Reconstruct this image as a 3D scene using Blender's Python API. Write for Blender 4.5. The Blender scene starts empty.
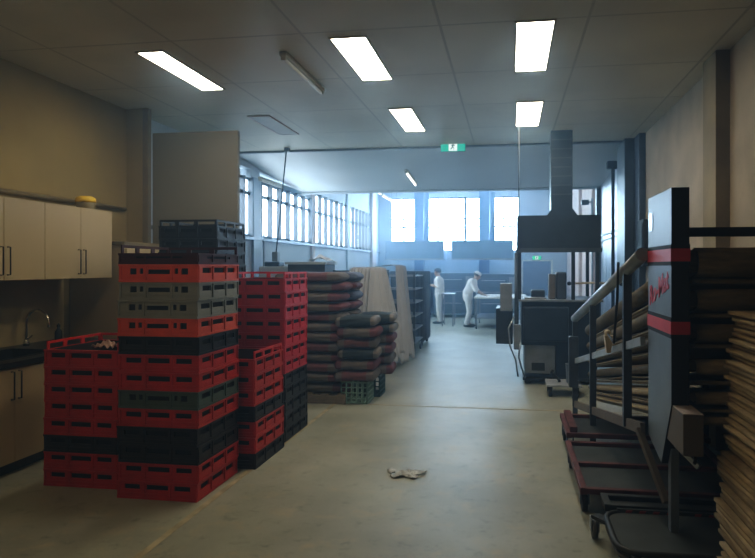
import bpy, bmesh, math, random
from mathutils import Vector, Matrix, Euler
random.seed(7)
PI = math.pi
sc = bpy.context.scene
C = sc.collection

# ------------------------------------------------------------------ materials
def lin(c):
    return tuple(((v/12.92) if v <= .04045 else ((v+.055)/1.055)**2.4) for v in c)

def mat(name, col, rough=.6, metal=0., var=.18, scale=6., bump=0., detail=4., srgb=False, col2=None, coord='Object', stretch=None, spec=None):
    m = bpy.data.materials.new(name); m.use_nodes = True
    nt = m.node_tree; N = nt.nodes; L = nt.links
    b = N['Principled BSDF']
    tc = N.new('ShaderNodeTexCoord'); mp = N.new('ShaderNodeMapping')
    L.new(tc.outputs[coord], mp.inputs[0])
    if stretch: mp.inputs['Scale'].default_value = stretch
    nz = N.new('ShaderNodeTexNoise'); nz.inputs['Scale'].default_value = scale; nz.inputs['Detail'].default_value = detail
    L.new(mp.outputs[0], nz.inputs['Vector'])
    rp = N.new('ShaderNodeValToRGB'); L.new(nz.outputs['Fac'], rp.inputs[0])
    c2 = col2 or tuple(min(1, v*(1+var)) for v in col)
    rp.color_ramp.elements[0].position = .3; rp.color_ramp.elements[1].position = .7
    rp.color_ramp.elements[0].color = (*[v*(1-var) for v in col], 1)
    rp.color_ramp.elements[1].color = (*c2, 1)
    L.new(rp.outputs[0], b.inputs['Base Color'])
    b.inputs['Roughness'].default_value = rough; b.inputs['Metallic'].default_value = metal
    if spec is not None: b.inputs['Specular IOR Level'].default_value = spec
    if bump:
        bp = N.new('ShaderNodeBump'); bp.inputs['Strength'].default_value = bump; bp.inputs['Distance'].default_value = .02
        L.new(nz.outputs['Fac'], bp.inputs['Height']); L.new(bp.outputs[0], b.inputs['Normal'])
    return m

def emit(name, col, strength):
    m = bpy.data.materials.new(name); m.use_nodes = True
    nt = m.node_tree; nt.nodes.clear()
    e = nt.nodes.new('ShaderNodeEmission'); o = nt.nodes.new('ShaderNodeOutputMaterial')
    e.inputs[0].default_value = (*col, 1); e.inputs[1].default_value = strength
    nt.links.new(e.outputs[0], o.inputs[0])
    return m

def floor_mat():
    m = mat('concrete_floor', (.33, .345, .295), rough=.42, var=.22, scale=1.3, detail=8)
    nt = m.node_tree; N = nt.nodes; L = nt.links; b = N['Principled BSDF']
    tc = next(n for n in N if n.type == 'TEX_COORD'); rp = next(n for n in N if n.type == 'VALTORGB')
    n2 = N.new('ShaderNodeTexNoise'); n2.inputs['Scale'].default_value = 4.5; n2.inputs['Detail'].default_value = 10; n2.inputs['Roughness'].default_value = .7
    L.new(tc.outputs['Object'], n2.inputs['Vector'])
    r2 = N.new('ShaderNodeValToRGB'); L.new(n2.outputs['Fac'], r2.inputs[0])
    r2.color_ramp.elements[0].position = .54; r2.color_ramp.elements[0].color = (0, 0, 0, 1)
    r2.color_ramp.elements[1].position = .70; r2.color_ramp.elements[1].color = (.75, .75, .75, 1)
    mx = N.new('ShaderNodeMixRGB'); L.new(r2.outputs[0], mx.inputs[0]); L.new(rp.outputs[0], mx.inputs[1])
    mx.inputs[2].default_value = (.44, .39, .27, 1)
    n3 = N.new('ShaderNodeTexNoise'); n3.inputs['Scale'].default_value = 9; n3.inputs['Detail'].default_value = 12; n3.inputs['Roughness'].default_value = .75
    L.new(tc.outputs['Object'], n3.inputs['Vector'])
    r3 = N.new('ShaderNodeValToRGB'); L.new(n3.outputs['Fac'], r3.inputs[0])
    r3.color_ramp.elements[0].position = .30; r3.color_ramp.elements[0].color = (.45, .45, .45, 1)
    r3.color_ramp.elements[1].position = .46; r3.color_ramp.elements[1].color = (1, 1, 1, 1)
    m2 = N.new('ShaderNodeMixRGB'); m2.blend_type = 'MULTIPLY'; m2.inputs[0].default_value = .85
    L.new(mx.outputs[0], m2.inputs[1]); L.new(r3.outputs[0], m2.inputs[2])
    L.new(m2.outputs[0], b.inputs['Base Color'])
    rr = N.new('ShaderNodeMapRange'); L.new(n2.outputs['Fac'], rr.inputs[0]); rr.inputs[3].default_value = .3; rr.inputs[4].default_value = .6
    L.new(rr.outputs[0], b.inputs['Roughness'])
    return m

def ceiling_mat():
    m = mat('ceiling_tile', (.56, .52, .41), rough=.5, var=.1, scale=1.2)
    nt = m.node_tree; N = nt.nodes; L = nt.links; b = N['Principled BSDF']
    tc = next(n for n in N if n.type == 'TEX_COORD'); rp = next(n for n in N if n.type == 'VALTORGB')
    sp = N.new('ShaderNodeSeparateXYZ'); L.new(tc.outputs['Object'], sp.inputs[0])
    def line(out, off, per, w):
        a = N.new('ShaderNodeMath'); a.operation = 'ADD'; a.inputs[1].default_value = off + 60*per; L.new(out, a.inputs[0])
        f = N.new('ShaderNodeMath'); f.operation = 'MODULO'; f.inputs[1].default_value = per; L.new(a.outputs[0], f.inputs[0])
        l = N.new('ShaderNodeMath'); l.operation = 'LESS_THAN'; l.inputs[1].default_value = w; L.new(f.outputs[0], l.inputs[0])
        return l.outputs[0]
    lx = line(sp.outputs[0], .56+.012, 1.17, .024); ly = line(sp.outputs[1], -4.80, 1.2, .024)
    mxx = N.new('ShaderNodeMath'); mxx.operation = 'MAXIMUM'; L.new(lx, mxx.inputs[0]); L.new(ly, mxx.inputs[1])
    mx = N.new('ShaderNodeMixRGB'); L.new(mxx.outputs[0], mx.inputs[0]); L.new(rp.outputs[0], mx.inputs[1]); mx.inputs[2].default_value = (.42, .39, .31, 1)
    L.new(mx.outputs[0], b.inputs['Base Color'])
    return m

def sack_mat(name, mid, band, w=.2):
    """printed paper sack: bands at both ends along local Y, a printed mark in the middle of the face"""
    m = mat(name, mid, rough=.75, var=.2, scale=9, bump=.25)
    nt = m.node_tree; N = nt.nodes; L = nt.links; b = N['Principled BSDF']
    tc = next(n for n in N if n.type == 'TEX_COORD'); rp = next(n for n in N if n.type == 'VALTORGB')
    sp = N.new('ShaderNodeSeparateXYZ'); L.new(tc.outputs['Generated'], sp.inputs[0])
    s = N.new('ShaderNodeMath'); s.operation = 'SUBTRACT'; s.inputs[1].default_value = .5; L.new(sp.outputs[0], s.inputs[0])
    ab = N.new('ShaderNodeMath'); ab.operation = 'ABSOLUTE'; L.new(s.outputs[0], ab.inputs[0])
    g = N.new('ShaderNodeMath'); g.operation = 'GREATER_THAN'; g.inputs[1].default_value = .5-w; L.new(ab.outputs[0], g.inputs[0])
    mx = N.new('ShaderNodeMixRGB'); L.new(g.outputs[0], mx.inputs[0]); L.new(rp.outputs[0], mx.inputs[1]); mx.inputs[2].default_value = (*band, 1)
    L.new(mx.outputs[0], b.inputs['Base Color'])
    return m

M = {}
def mm(k, *a, **kw): M[k] = mat(k, *a, **kw)
mm('plaster_cream', (.33, .26, .125), .8, var=.12, scale=1.6, bump=.05)
mm('plaster_right', (.35, .29, .215), .85, var=.2, scale=2.2, bump=.15, detail=8)
mm('pilaster_paint', (.24, .19, .11), .85, var=.2, scale=2.5, bump=.1)
mm('wall_blue', (.50, .56, .62), .6, var=.08, scale=1.5)
mm('wall_pink', (.62, .50, .46), .7, var=.14, scale=2)
mm('panel_beige', (.20, .18, .135), .55, var=.05, scale=1)
mm('ceiling_smooth', (.40, .42, .43), .42, var=.06, scale=.8)
mm('ceiling_rear', (.62, .66, .72), .45, var=.05, scale=.8)
mm('dark_steel', (.035, .04, .05), .4, .3, var=.25)
mm('black_plastic', (.014, .013, .015), .45, var=.25, scale=10)
mm('crate_red', (.50, .028, .02), .4, var=.16, scale=7)
mm('crate_orange', (.66, .105, .055), .42, var=.14, scale=7)
mm('crate_pinkred', (.52, .03, .05), .4, var=.14, scale=7)
mm('crate_black', (.018, .014, .016), .42, var=.25, scale=9)
mm('crate_darkred', (.07, .012, .012), .45, var=.25, scale=9)
mm('crate_slot_shade', (.008, .006, .007), .7)
mm('crate_grey', (.26, .265, .255), .5, var=.12, scale=7)
mm('crate_green', (.09, .13, .115), .5, var=.15, scale=7)
mm('cabinet_white', (.50, .415, .265), .35, var=.05, scale=2)
mm('countertop', (.016, .013, .012), .3, var=.3, scale=20)
mm('splash', (.55, .45, .25), .5, var=.08, scale=2)
mm('chrome', (.75, .73, .68), .18, 1., var=.05)
mm('handle_dark', (.05, .04, .03), .35, .8, var=.1)
mm('conduit', (.22, .18, .11), .5, var=.1)
mm('yellow_lid', (.72, .48, .03), .5, var=.08)
mm('tub_grey', (.30, .25, .15), .5, var=.08)
mm('cloth_couche', (.52, .53, .57), .9, var=.08, scale=4, bump=.2)
mm('cloth_dark', (.10, .12, .16), .9, var=.2, scale=14)
mm('white_rag', (.50, .36, .32), .9, var=.2, scale=20)
mm('paper_white', (.85, .86, .88), .7, var=.03)
mm('milk_green', (.30, .46, .40), .5, var=.1)
mm('milk_dark', (.05, .14, .12), .5, var=.15)
mm('pallet_wood', (.20, .16, .11), .85, var=.25, scale=12, stretch=(1, 6, 6))
mm('steel_brushed', (.42, .45, .50), .34, .85, var=.18, scale=5)
mm('cloth_cover', (.10, .12, .16), .9)
mm('steel_dull', (.27, .30, .35), .45, .6, var=.2, scale=5)
mm('machine_dark', (.032, .042, .062), .4, .5, var=.25, scale=4)
mm('steel_dark', (.085, .10, .125), .42, .55, var=.22, scale=4)
mm('panel_bluegrey', (.19, .225, .265), .42, .35, var=.12, scale=4)
mm('panel_black', (.016, .015, .015), .7, var=.2)
mm('red_stripe', (.55, .05, .07), .5, var=.1)
mm('belt_brown', (.155, .115, .055), .75, var=.3, scale=6, bump=.15, stretch=(1.5, 6, 6))
mm('belt_light', (.30, .235, .13), .75, var=.2, scale=8, stretch=(1.5, 6, 6))
mm('rail_grey', (.36, .40, .44), .35, .4, var=.15)
mm('motor_brown', (.15, .125, .10), .55, .1, var=.12)
mm('frame_maroon', (.135, .045, .042), .5, .2, var=.35, scale=12)
mm('deck_black', (.032, .036, .036), .55, var=.35, scale=5)
mm('deck_grey', (.055, .066, .068), .5, var=.3, scale=5)
mm('rubber', (.02, .02, .021), .6, var=.2)
mm('wheel_grey', (.13, .13, .125), .55, var=.15)
mm('hazard_white', (.42, .36, .34), .6, var=.2)
mm('hazard_red', (.30, .05, .045), .6, var=.2)
mm('card', (.42, .33, .20), .85, var=.3, scale=5, bump=.1, stretch=(2, 2, 14))
mm('card_b', (.30, .235, .145), .85, var=.3, scale=5, bump=.1, stretch=(2, 2, 14))
mm('card_c', (.50, .41, .27), .85, var=.25, scale=5, bump=.1, stretch=(2, 2, 14))
mm('door_blue', (.20, .26, .36), .4, var=.08)
mm('oven_steel', (.10, .14, .21), .38, .4, var=.2, scale=3)
mm('hood_blue', (.17, .27, .42), .3, .5, var=.15, scale=2)
mm('table_white', (.80, .80, .78), .5, var=.04)
mm('skin', (.50, .31, .23), .55, var=.08)
mm('whites', (.78, .80, .82), .85, var=.06, scale=12)
mm('hair', (.035, .025, .02), .6, var=.2)
mm('shoe', (.03, .03, .035), .5)
mm('sealed_joint', (.42, .37, .26), .8, var=.3, scale=8)
mm('litter_white', (.45, .46, .45), .25, var=.35, scale=40)
mm('shelf_steel', (.40, .44, .50), .5, .3, var=.1)
mm('batten_white', (.40, .36, .27), .45, var=.08)
mm('diffuser_off', (.30, .26, .24), .5, var=.1)
mm('green_sign', (.01, .32, .26), .4, var=.05)
mm('cream_pole', (.60, .50, .36), .5)
mm('paint_white', (.72, .70, .64), .6)
M['floor'] = floor_mat(); M['ceiling'] = ceiling_mat()
M['sack_red'] = sack_mat('sack_red', (.135, .115, .10), (.13, .035, .038), .18)
M['sack_red2'] = sack_mat('sack_red2', (.14, .05, .05), (.13, .11, .10), .20)
M['sack_dark'] = sack_mat('sack_dark', (.018, .028, .033), (.16, .14, .125), .13)
M['sack_blue'] = sack_mat('sack_blue', (.05, .075, .15), (.10, .12, .20), .15)
M['panel_light'] = emit('panel_light', (1.0, .945, .79), 17.)
M['panel_warm'] = emit('panel_warm', (1.0, .82, .52), 17.)
M['daylight'] = emit('daylight', (.36, .63, 1.0), 40.0)
M['daylight_side'] = emit('daylight_side', (.52, .75, 1.0), 15.)
M['tube_lit'] = emit('tube_lit', (.8, .9, 1.0), 4.)
M['green_lit'] = emit('green_lit', (.03, .55, .42), .8)
M['white_lit'] = emit('white_lit', (.75, .95, 1.0), 1.1)
M['green_lit_far'] = emit('green_lit_far', (.02, .8, .4), 1.0)

# ------------------------------------------------------------------ geometry helpers
class MB:
    def __init__(s): s.bm = bmesh.new(); s.smooth = False
    def box(s, x0, x1, y0, y1, z0, z1, mi=0, rot=None, about=None):
        v = [s.bm.verts.new(p) for p in ((x0,y0,z0),(x1,y0,z0),(x1,y1,z0),(x0,y1,z0),(x0,y0,z1),(x1,y0,z1),(x1,y1,z1),(x0,y1,z1))]
        for f in ((3,2,1,0),(4,5,6,7),(0,1,5,4),(1,2,6,5),(2,3,7,6),(3,0,4,7)):
            s.bm.faces.new([v[i] for i in f]).material_index = mi
        if rot is not None: bmesh.ops.rotate(s.bm, cent=about or Vector(((x0+x1)/2,(y0+y1)/2,(z0+z1)/2)), matrix=rot, verts=v)
        return s
    def cbox(s, c, d, mi=0, rot=None):
        return s.box(c[0]-d[0]/2, c[0]+d[0]/2, c[1]-d[1]/2, c[1]+d[1]/2, c[2]-d[2]/2, c[2]+d[2]/2, mi, rot)
    def bar(s, p0, p1, w, h, mi=0, up=(0,0,1)):
        p0, p1 = Vector(p0), Vector(p1); d = (p1-p0).normalized(); up = Vector(up)
        if abs(d.dot(up)) > .98: up = Vector((0,1,0))
        a = d.cross(up).normalized(); b = a.cross(d)
        v = [s.bm.verts.new(p + a*(i*w/2) + b*(j*h/2)) for p in (p0, p1) for i, j in ((-1,-1),(1,-1),(1,1),(-1,1))]
        for f in ((0,1,2,3),(7,6,5,4),(0,4,5,1),(1,5,6,2),(2,6,7,3),(3,7,4,0)):
            s.bm.faces.new([v[i] for i in f]).material_index = mi
        return s
    def tube(s, pts, r, n=10, mi=0, cap=True, closed=False):
        pts = [Vector(p) for p in pts]
        rs = r if isinstance(r, (list, tuple)) else [r]*len(pts)
        rings = []; ref = None
        for i, p in enumerate(pts):
            if closed: d = pts[(i+1) % len(pts)] - pts[i-1]
            else: d = pts[min(i+1, len(pts)-1)] - pts[max(i-1, 0)]
            d.normalize()
            if ref is None:
                ref = Vector((0,0,1)) if abs(d.z) < .9 else Vector((1,0,0))
            a = d.cross(ref)
            if a.length < 1e-4: a = d.cross(Vector((0,1,0)))
            a.normalize(); b = a.cross(d).normalized(); ref = b
            rings.append([s.bm.verts.new(p + (a*math.cos(2*PI*k/n) + b*math.sin(2*PI*k/n))*rs[i]) for k in range(n)])
        m = len(rings)
        for i in range(m if closed else m-1):
            A, B = rings[i], rings[(i+1) % m]
            for k in range(n):
                f = s.bm.faces.new((A[k], A[(k+1)%n], B[(k+1)%n], B[k])); f.smooth = True; f.material_index = mi
        if cap and not closed:
            s.bm.faces.new(rings[0][::-1]).material_index = mi; s.bm.faces.new(rings[-1]).material_index = mi
        return s
    def cyl(s, p0, p1, r, n=16, mi=0): return s.tube([p0, p1], r, n, mi)
    def ball(s, c, r, sc=(1,1,1), mi=0, u=14, v=9):
        ret = bmesh.ops.create_uvsphere(s.bm, u_segments=u, v_segments=v, radius=r)
        for x in ret['verts']:
            x.co = Vector((x.co.x*sc[0], x.co.y*sc[1], x.co.z*sc[2])) + Vector(c)
        for f in {f for x in ret['verts'] for f in x.link_faces}: f.smooth = True; f.material_index = mi
        return s
    def lathe(s, prof, c=(0,0,0), n=20, mi=0):
        rings = [[s.bm.verts.new((c[0]+r*math.cos(2*PI*k/n), c[1]+r*math.sin(2*PI*k/n), c[2]+z)) for k in range(n)] for r, z in prof]
        for A, B in zip(rings, rings[1:]):
            for k in range(n):
                f = s.bm.faces.new((A[k], A[(k+1)%n], B[(k+1)%n], B[k])); f.smooth = True; f.material_index = mi
        s.bm.faces.new(rings[0][::-1]).material_index = mi; s.bm.faces.new(rings[-1]).material_index = mi
        return s
    def prism(s, poly, axis, a0, a1, mi=0):
        """poly of 2-D points extruded along axis 0/1/2"""
        def P(q, a): return {0: (a, q[0], q[1]), 1: (q[0], a, q[1]), 2: (q[0], q[1], a)}[axis]
        A = [s.bm.verts.new(P(q, a0)) for q in poly]; B = [s.bm.verts.new(P(q, a1)) for q in poly]
        n = len(poly)
        for k in range(n): s.bm.faces.new((A[k], A[(k+1)%n], B[(k+1)%n], B[k])).material_index = mi
        s.bm.faces.new(A[::-1]).material_index = mi; s.bm.faces.new(B).material_index = mi
        return s
    def grid(s, f, nu, nv, mi=0):
        V = [[s.bm.verts.new(f(i/nu, j/nv)) for j in range(nv+1)] for i in range(nu+1)]
        for i in range(nu):
            for j in range(nv):
                q = s.bm.faces.new((V[i][j], V[i+1][j], V[i+1][j+1], V[i][j+1])); q.smooth = True; q.material_index = mi
        return s
    def mesh(s, name):
        bmesh.ops.recalc_face_normals(s.bm, faces=s.bm.faces)
        me = bpy.data.meshes.new(name); s.bm.to_mesh(me); s.bm.free(); return me
    def build(s, name, m, parent=None, bevel=0, solid=0, loc=None):
        me = s.mesh(name)
        for q in (m if isinstance(m, (list, tuple)) else [m]): me.materials.append(M[q] if isinstance(q, str) else q)
        o = bpy.data.objects.new(name, me); C.objects.link(o)
        if loc is not None: o.location = loc
        if parent is not None: o.parent = parent
        if solid:
            md = o.modifiers.new('solid', 'SOLIDIFY'); md.thickness = solid; md.offset = 0
        if bevel:
            md = o.modifiers.new('bevel', 'BEVEL'); md.width = bevel; md.segments = 2; md.limit_method = 'ANGLE'
        return o

def tag(o, label, cat, group=None):
    o['label'] = label; o['category'] = cat
    if group: o['group'] = group
    return o
def thing(name, label, cat, loc=(0,0,0), rz=0, group=None):
    o = bpy.data.objects.new(name, None); C.objects.link(o)
    o.location = loc; o.rotation_euler = (0, 0, rz); o.empty_display_size = .1
    return tag(o, label, cat, group)
def struct(name, mb, m, parent=None, **kw):
    o = mb.build(name, m, parent, **kw)
    if parent is None: o['kind'] = 'structure'
    return o
def copy_tree(o, parent=None):
    c = o.copy(); C.objects.link(c)
    if parent is not None: c.parent = parent
    for ch in list(o.children): copy_tree(ch, c)
    return c
ORD = ['bottom', 'second', 'third', 'fourth', 'fifth', 'sixth', 'seventh', 'eighth', 'ninth', 'tenth', 'eleventh', 'twelfth', 'thirteenth', 'fourteenth', 'fifteenth', 'sixteenth']

# ------------------------------------------------------------------ shell
XL, XR, YF, YB = -4.7, 1.95, -1.5, 21.3
struct('floor', MB().box(XL-.2, XR+.2, YF-.2, YB+.3, -.12, 0), 'floor')
struct('ceiling_front', MB().box(XL, XR, YF, 9.65, 3.6, 3.7), 'ceiling')
struct('ceiling_middle', MB().prism([(9.65, 3.6), (13.0, 3.34), (13.0, 3.44), (9.65, 3.72)], 0, XL, XR), 'ceiling_smooth')
struct('trim_1', MB().box(XL, XR, 9.6, 9.66, 3.565, 3.6), 'steel_dull')
struct('trim_2', MB().box(XL, XR, 13.0, 13.12, 3.3, 4.45), 'ceiling_smooth')
struct('ceiling_rear', MB().box(XL, XR, 13.12, YB, 4.35, 4.45), 'ceiling_rear')
# cross joint and long joint in the slab
struct('trim_3', MB().box(-2.115, -2.07, YF, 7.0, 0, .002), 'sealed_joint')
struct('trim_4', MB().box(-1.7, XR, 7.02, 7.05, 0, .002), 'sealed_joint')
# left wall
SILL, HEAD = 2.2, 3.25
BAYS = [(9.72, 10.42), (10.82, 13.72), (13.98, 16.88), (17.2, 19.8)]
struct('wall_left', MB().box(XL-.2, XL, YF, 7.3, 0, 3.6).box(XL, -4.47, 6.82, 6.88, 0, 3.6), 'plaster_cream')
wl = MB().box(XL-.2, XL, 7.3, YB, 0, SILL).box(XL-.2, XL, 7.3, YB, HEAD+.2, 4.45)
ys = [7.3] + [v for b in BAYS for v in b] + [YB]
for i in range(0, len(ys), 2): wl.box(XL-.2, XL, ys[i], ys[i+1], SILL, HEAD+.2)
struct('wall_left_rear', wl, 'wall_blue')
struct('trim_5', MB().box(XL, XL+.06, 7.3, YB, SILL-.05, SILL), 'steel_dull')
for i, (a, b) in enumerate(BAYS):
    f = MB(); n = max(2, round((b-a)/.46)); H = HEAD + (.2 if i > 1 else .03)
    f.box(XL-.055, XL-.005, a, b, SILL, SILL+.05).box(XL-.055, XL-.005, a, b, H-.05, H).box(XL-.055, XL-.005, a, b, 2.965, 3.025)
    for k in range(n+1):
        y = a + (b-a)*k/n; f.box(XL-.05, XL+.05, max(a, y-.02), min(b, y+.02), SILL, H)
    w = struct('window_%d' % (i+1), f, 'dark_steel')
    p = MB().box(XL-.07, XL-.06, a, b, SILL, H); p.build('pane', 'daylight_side', w)
# pillars of the window wall
for i, (y0, y1, d, m) in enumerate([(10.45, 10.79, .05, 'door_blue'), (13.74, 13.96, .05, 'wall_pink'), (16.9, 17.18, .05, 'wall_blue'), (19.85, 20.4, .10, 'wall_pink')]):
    struct('pillar_left_%d' % (i+1), MB().box(XL, XL+d, y0, y1, 0, 3.3 if i == 0 else 4.2), m)
# back wall
WX = [(-4.26, -3.34), (-3.05, -1.05), (-.73, .3)]
BS, BH = 2.2, 4.14
wb = MB().box(XL, XR, YB, YB+.2, 0, BS).box(XL, XR, YB, YB+.2, BH, 4.45)
xs = [XL] + [v for b in WX for v in b] + [XR]
for i in range(0, len(xs), 2): wb.box(xs[i], xs[i+1], YB, YB+.2, BS, BH)
struct('wall_back', wb, 'wall_blue')
for i, (a, b) in enumerate(WX):
    f = MB(); n = max(2, round((b-a)/.5))
    f.box(a, b, YB+.05, YB+.12, BS, BS+.05).box(a, b, YB+.05, YB+.12, BH-.05, BH).box(a, b, YB+.03, YB+.11, 3.05, 3.10).box(a, b, YB+.03, YB+.11, 3.35, 3.39)
    for k in range(n+1):
        x = a + (b-a)*k/n; f.box(max(a, x-.02), min(b, x+.02), YB+.02, YB+.11, BS, BH)
    if i == 1: f.box(-1.62, -1.54, YB+.04, YB+.13, BS, BH)
    w = struct('window_%d' % (i+5), f, 'dark_steel')
    MB().box(a, b, YB+.13, YB+.15, BS, BH).build('pane', 'daylight', w)
for i, (a, b) in enumerate([(-3.36, -3.03), (-1.07, -.71)]):
    struct('pillar_back_%d' % (i+1), MB().box(a, b, YB-.25, YB, 0, 4.35), 'hood_blue')
struct('wall_front', MB().box(XL-.2, XR+.2, YF-.2, YF, 0, 3.7), 'plaster_cream')
# right wall: plaster, steel post, metal sheets, pink rear part
struct('wall_right', MB().box(XR, XR+.2, YF, 9.45, 0, 3.6), 'plaster_right')
struct('pilaster_right', MB().box(1.83, XR, 5.72, 6.08, 0, 3.6), 'pilaster_paint')
struct('pillar_right', MB().box(1.72, XR, 9.45, 10.1, 0, 3.6).box(1.86, XR, 9.1, 9.45, 0, 3.6), 'steel_dark')
ms = MB()
for k in range(4):
    ms.box(1.88, XR, 10.1+.725*k, 10.1+.725*(k+1)-.02, 0, 3.6)
struct('wall_right_metal', ms, 'steel_brushed')
struct('trim_6', MB().box(1.85, 1.88, 10.1, 13.0, 2.28, 2.32).box(1.85, 1.88, 10.1, 13.0, 2.18, 2.21), 'steel_dark')
struct('wall_right_rear', MB().box(XR, XR+.2, 13.0, YB, 0, 4.45).box(1.86, XR, 14.2, 14.5, 0, 4.2).box(1.86, XR, 16.9, 17.3, 0, 4.2), 'wall_pink')
struct('pillar_right_rear', MB().box(1.80, XR, 13.0, 13.2, 0, 3.35), 'dark_steel')
# partition panel beside the kitchen
struct('partition_panel', MB().box(-4.39, -3.27, 6.88, 6.94, 0, 3.31), 'panel_beige', bevel=.006)
struct('trim_7', MB().box(-4.47, -4.40, 6.80, 6.87, 0, 3.6), 'conduit')

# ------------------------------------------------------------------ ceiling lights
def troffer(x0, x1, y0, y1, label, lit=True, lm='panel_light'):
    t = thing('ceiling_light', label, 'light', ((x0+x1)/2, (y0+y1)/2, 3.6), 0, 'recessed ceiling panels')
    w, l = (x1-x0)/2, (y1-y0)/2
    f = MB(); b = .018
    f.box(-w-b, -w, -l-b, l+b, -.012, 0).box(w, w+b, -l-b, l+b, -.012, 0).box(-w, w, -l-b, -l, -.012, 0).box(-w, w, l, l+b, -.012, 0)
    f.build('frame', 'batten_white' if lit else 'wall_pink', t)
    MB().box(-w, w, -l, l, -.009, -.001).build('diffuser', lm if lit else 'diffuser_off', t)
troffer(.055, .345, 4.83, 6.03, 'widest lit ceiling panel, in the front row nearest the plaster wall')
troffer(.085, .380, 7.18, 8.38, 'short looking lit ceiling panel nearest the duct of the machine hood')
troffer(-1.51, -1.21, 4.94, 6.09, 'lit ceiling panel second in the front row, over the middle of the floor')
troffer(-1.47, -1.20, 7.26, 8.47, 'smaller looking lit ceiling panel beside the green running-man sign')
troffer(-3.34, -3.10, 5.01, 6.17, 'long lit ceiling panel above the stacked crates and kitchen')
troffer(-3.345, -3.075, 7.36, 8.42, 'unlit pinkish ceiling panel beside the beige partition top', False)

troffer(-2.3, -2.0, 1.2, 2.4, 'warm ceiling panel overhead before the first lit row, over the kitchen side', True, 'panel_warm')

def batten(p0, p1, label, lit=False, drop=0, caps=True, name='ceiling_tube_light'):
    p0, p1 = Vector(p0), Vector(p1); d = p1-p0; L = d.length
    t = thing(name, label, 'light', tuple((p0+p1)/2), 0, 'fluorescent tube lights')
    a = -d/2; b = d/2
    MB().bar(a, b, .07, .04).build('batten', 'batten_white', t, bevel=.005)
    e = Vector((0, 0, -.04))
    MB().tube([a*.96+e, b*.96+e], .016, 8).build('tube', 'tube_lit' if lit else 'paint_white', t)
    h = MB()
    for q in (a*.97, b*.97): h.cbox(q+Vector((0, 0, -.03)), (.045, .02, .05))
    h.build('end_cap', 'batten_white', t)
    return t
batten((-2.03, 5.18, 3.578), (-2.03, 6.31, 3.578), 'unlit fluorescent batten on the tiled ceiling between two lit panels')
batten((-1.93, 11.1, 3.46), (-1.93, 12.25, 3.375), 'short tube light on the smooth ceiling below the running-man sign', True)
batten((-4.3, 9.9, 3.2), (-4.3, 10.9, 3.2), 'unlit tube light along the window wall beside the partition')
for i, (x, y0, y1, lab) in enumerate([(-3.39, 14.4, 15.6, 'hanging tube light nearest the window wall, first of the line'), (-3.43, 15.9, 17.1, 'hanging tube light in the middle of the rear line'), (-3.5, 17.4, 18.6, 'hanging tube light farthest along the rear line')]):
    t = batten((x, y0, 3.62), (x, y1, 3.62), lab, True)
    MB().cyl((0, -.4, .02), (0, -.4, .58), .006, 6).cyl((0, .4, .02), (0, .4, .58), .006, 6).build('suspension_rod', 'dark_steel', t)
t = batten((-1.9, 16.0, 3.95), (-1.72, 16.5, 3.85), 'tilted short tube light hanging before the back windows', True)
MB().cyl((0, 0, .02), (0, 0, .31), .006, 6).build('suspension_rod', 'dark_steel', t)

# exit signs
def exit_sign(x, y, z, w, h, label, far=False):
    t = thing('exit_sign', label, 'sign', (x, y, z))
    MB().box(-w/2, w/2, 0, .04, 0, h).build('housing', 'green_sign', t, bevel=.004)
    MB().box(-w/2+.006, w/2-.006, -.004, 0, .006, h-.006).build('green_face', 'green_lit_far' if far else 'green_lit', t)
    p = w*.17
    MB().box(-p, p, -.008, -.003, .01, h-.01).build('white_panel', 'white_lit', t)
    s = h/.15; r = MB(); y0 = -.012
    def st(a, b, wd): r.bar((a[0]*s, y0, a[1]*s), (b[0]*s, y0, b[1]*s), .004, wd*s, up=(0, 0, 1))
    r.cyl((.012*s, y0-.001, .118*s), (.012*s, y0+.003, .118*s), .012*s, 10)
    st((.006, .104), (-.008, .070), .022); st((.008, .098), (.032, .084), .010); st((.0, .1), (-.028, .092), .010)
    st((-.006, .07), (.016, .048), .013); st((.016, .048), (.012, .022), .012); st((-.010, .07), (-.02, .046), .013); st((-.02, .046), (-.04, .034), .012)
    r.build('running_man', 'green_sign', t)
    if not far: MB().box(-.012, .012, .01, .03, h, .03+h).build('bracket', 'dark_steel', t)
    return t
exit_sign(-.896, 9.5, 3.485, .395, .155, 'green running-man sign hanging at the edge of the tiled ceiling')
exit_sign(.92, 21.22, 1.9, .30, .14, 'small green running-man sign above the far blue door', True)

# ------------------------------------------------------------------ kitchen
ku = thing('wall_cabinet', 'cream wall cabinet with dark bar handles on the kitchen wall', 'cabinet', (XL, 0, 1.545))
MB().box(0, .58, 2.6, 5.713, 0, .68).build('carcass', 'cabinet_white', ku)
de = [2.6, 3.04, 3.48, 3.92, 4.365, 4.803, 5.255, 5.713]
for k in range(len(de)-1):
    d = MB().box(.582, .6, de[k]+.002, de[k+1]-.002, -.005, .68).build('door', 'cabinet_white', ku, bevel=.002)
    hy = de[k+1]-.035 if k % 2 == 1 else de[k]+.035
    h = MB(); h.tube([(.6, hy, .04), (.628, hy, .04), (.628, hy, .27), (.6, hy, .27)], .006, 8); h.build('handle', 'handle_dark', d)
kb = thing('base_cabinet', 'cream sink base cabinet on a dark plinth along the kitchen wall', 'cabinet', (XL, 0, 0))
MB().box(.004, .78, 1.6, 5.7, .1, .69).box(.7, .78, 1.6, 5.7, .69, .858).box(.004, .1, 1.6, 5.7, .69, .858).box(.1, .7, 1.6, 4.1, .69, .858).box(.1, .7, 5.0, 5.7, .69, .858).build('carcass', 'cabinet_white', kb)
MB().box(.004, .72, 1.6, 5.68, .0, .1).build('plinth', 'countertop', kb)
de = [1.6, 2.1, 2.6, 3.1, 3.68, 4.257, 4.83, 5.4]
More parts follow.
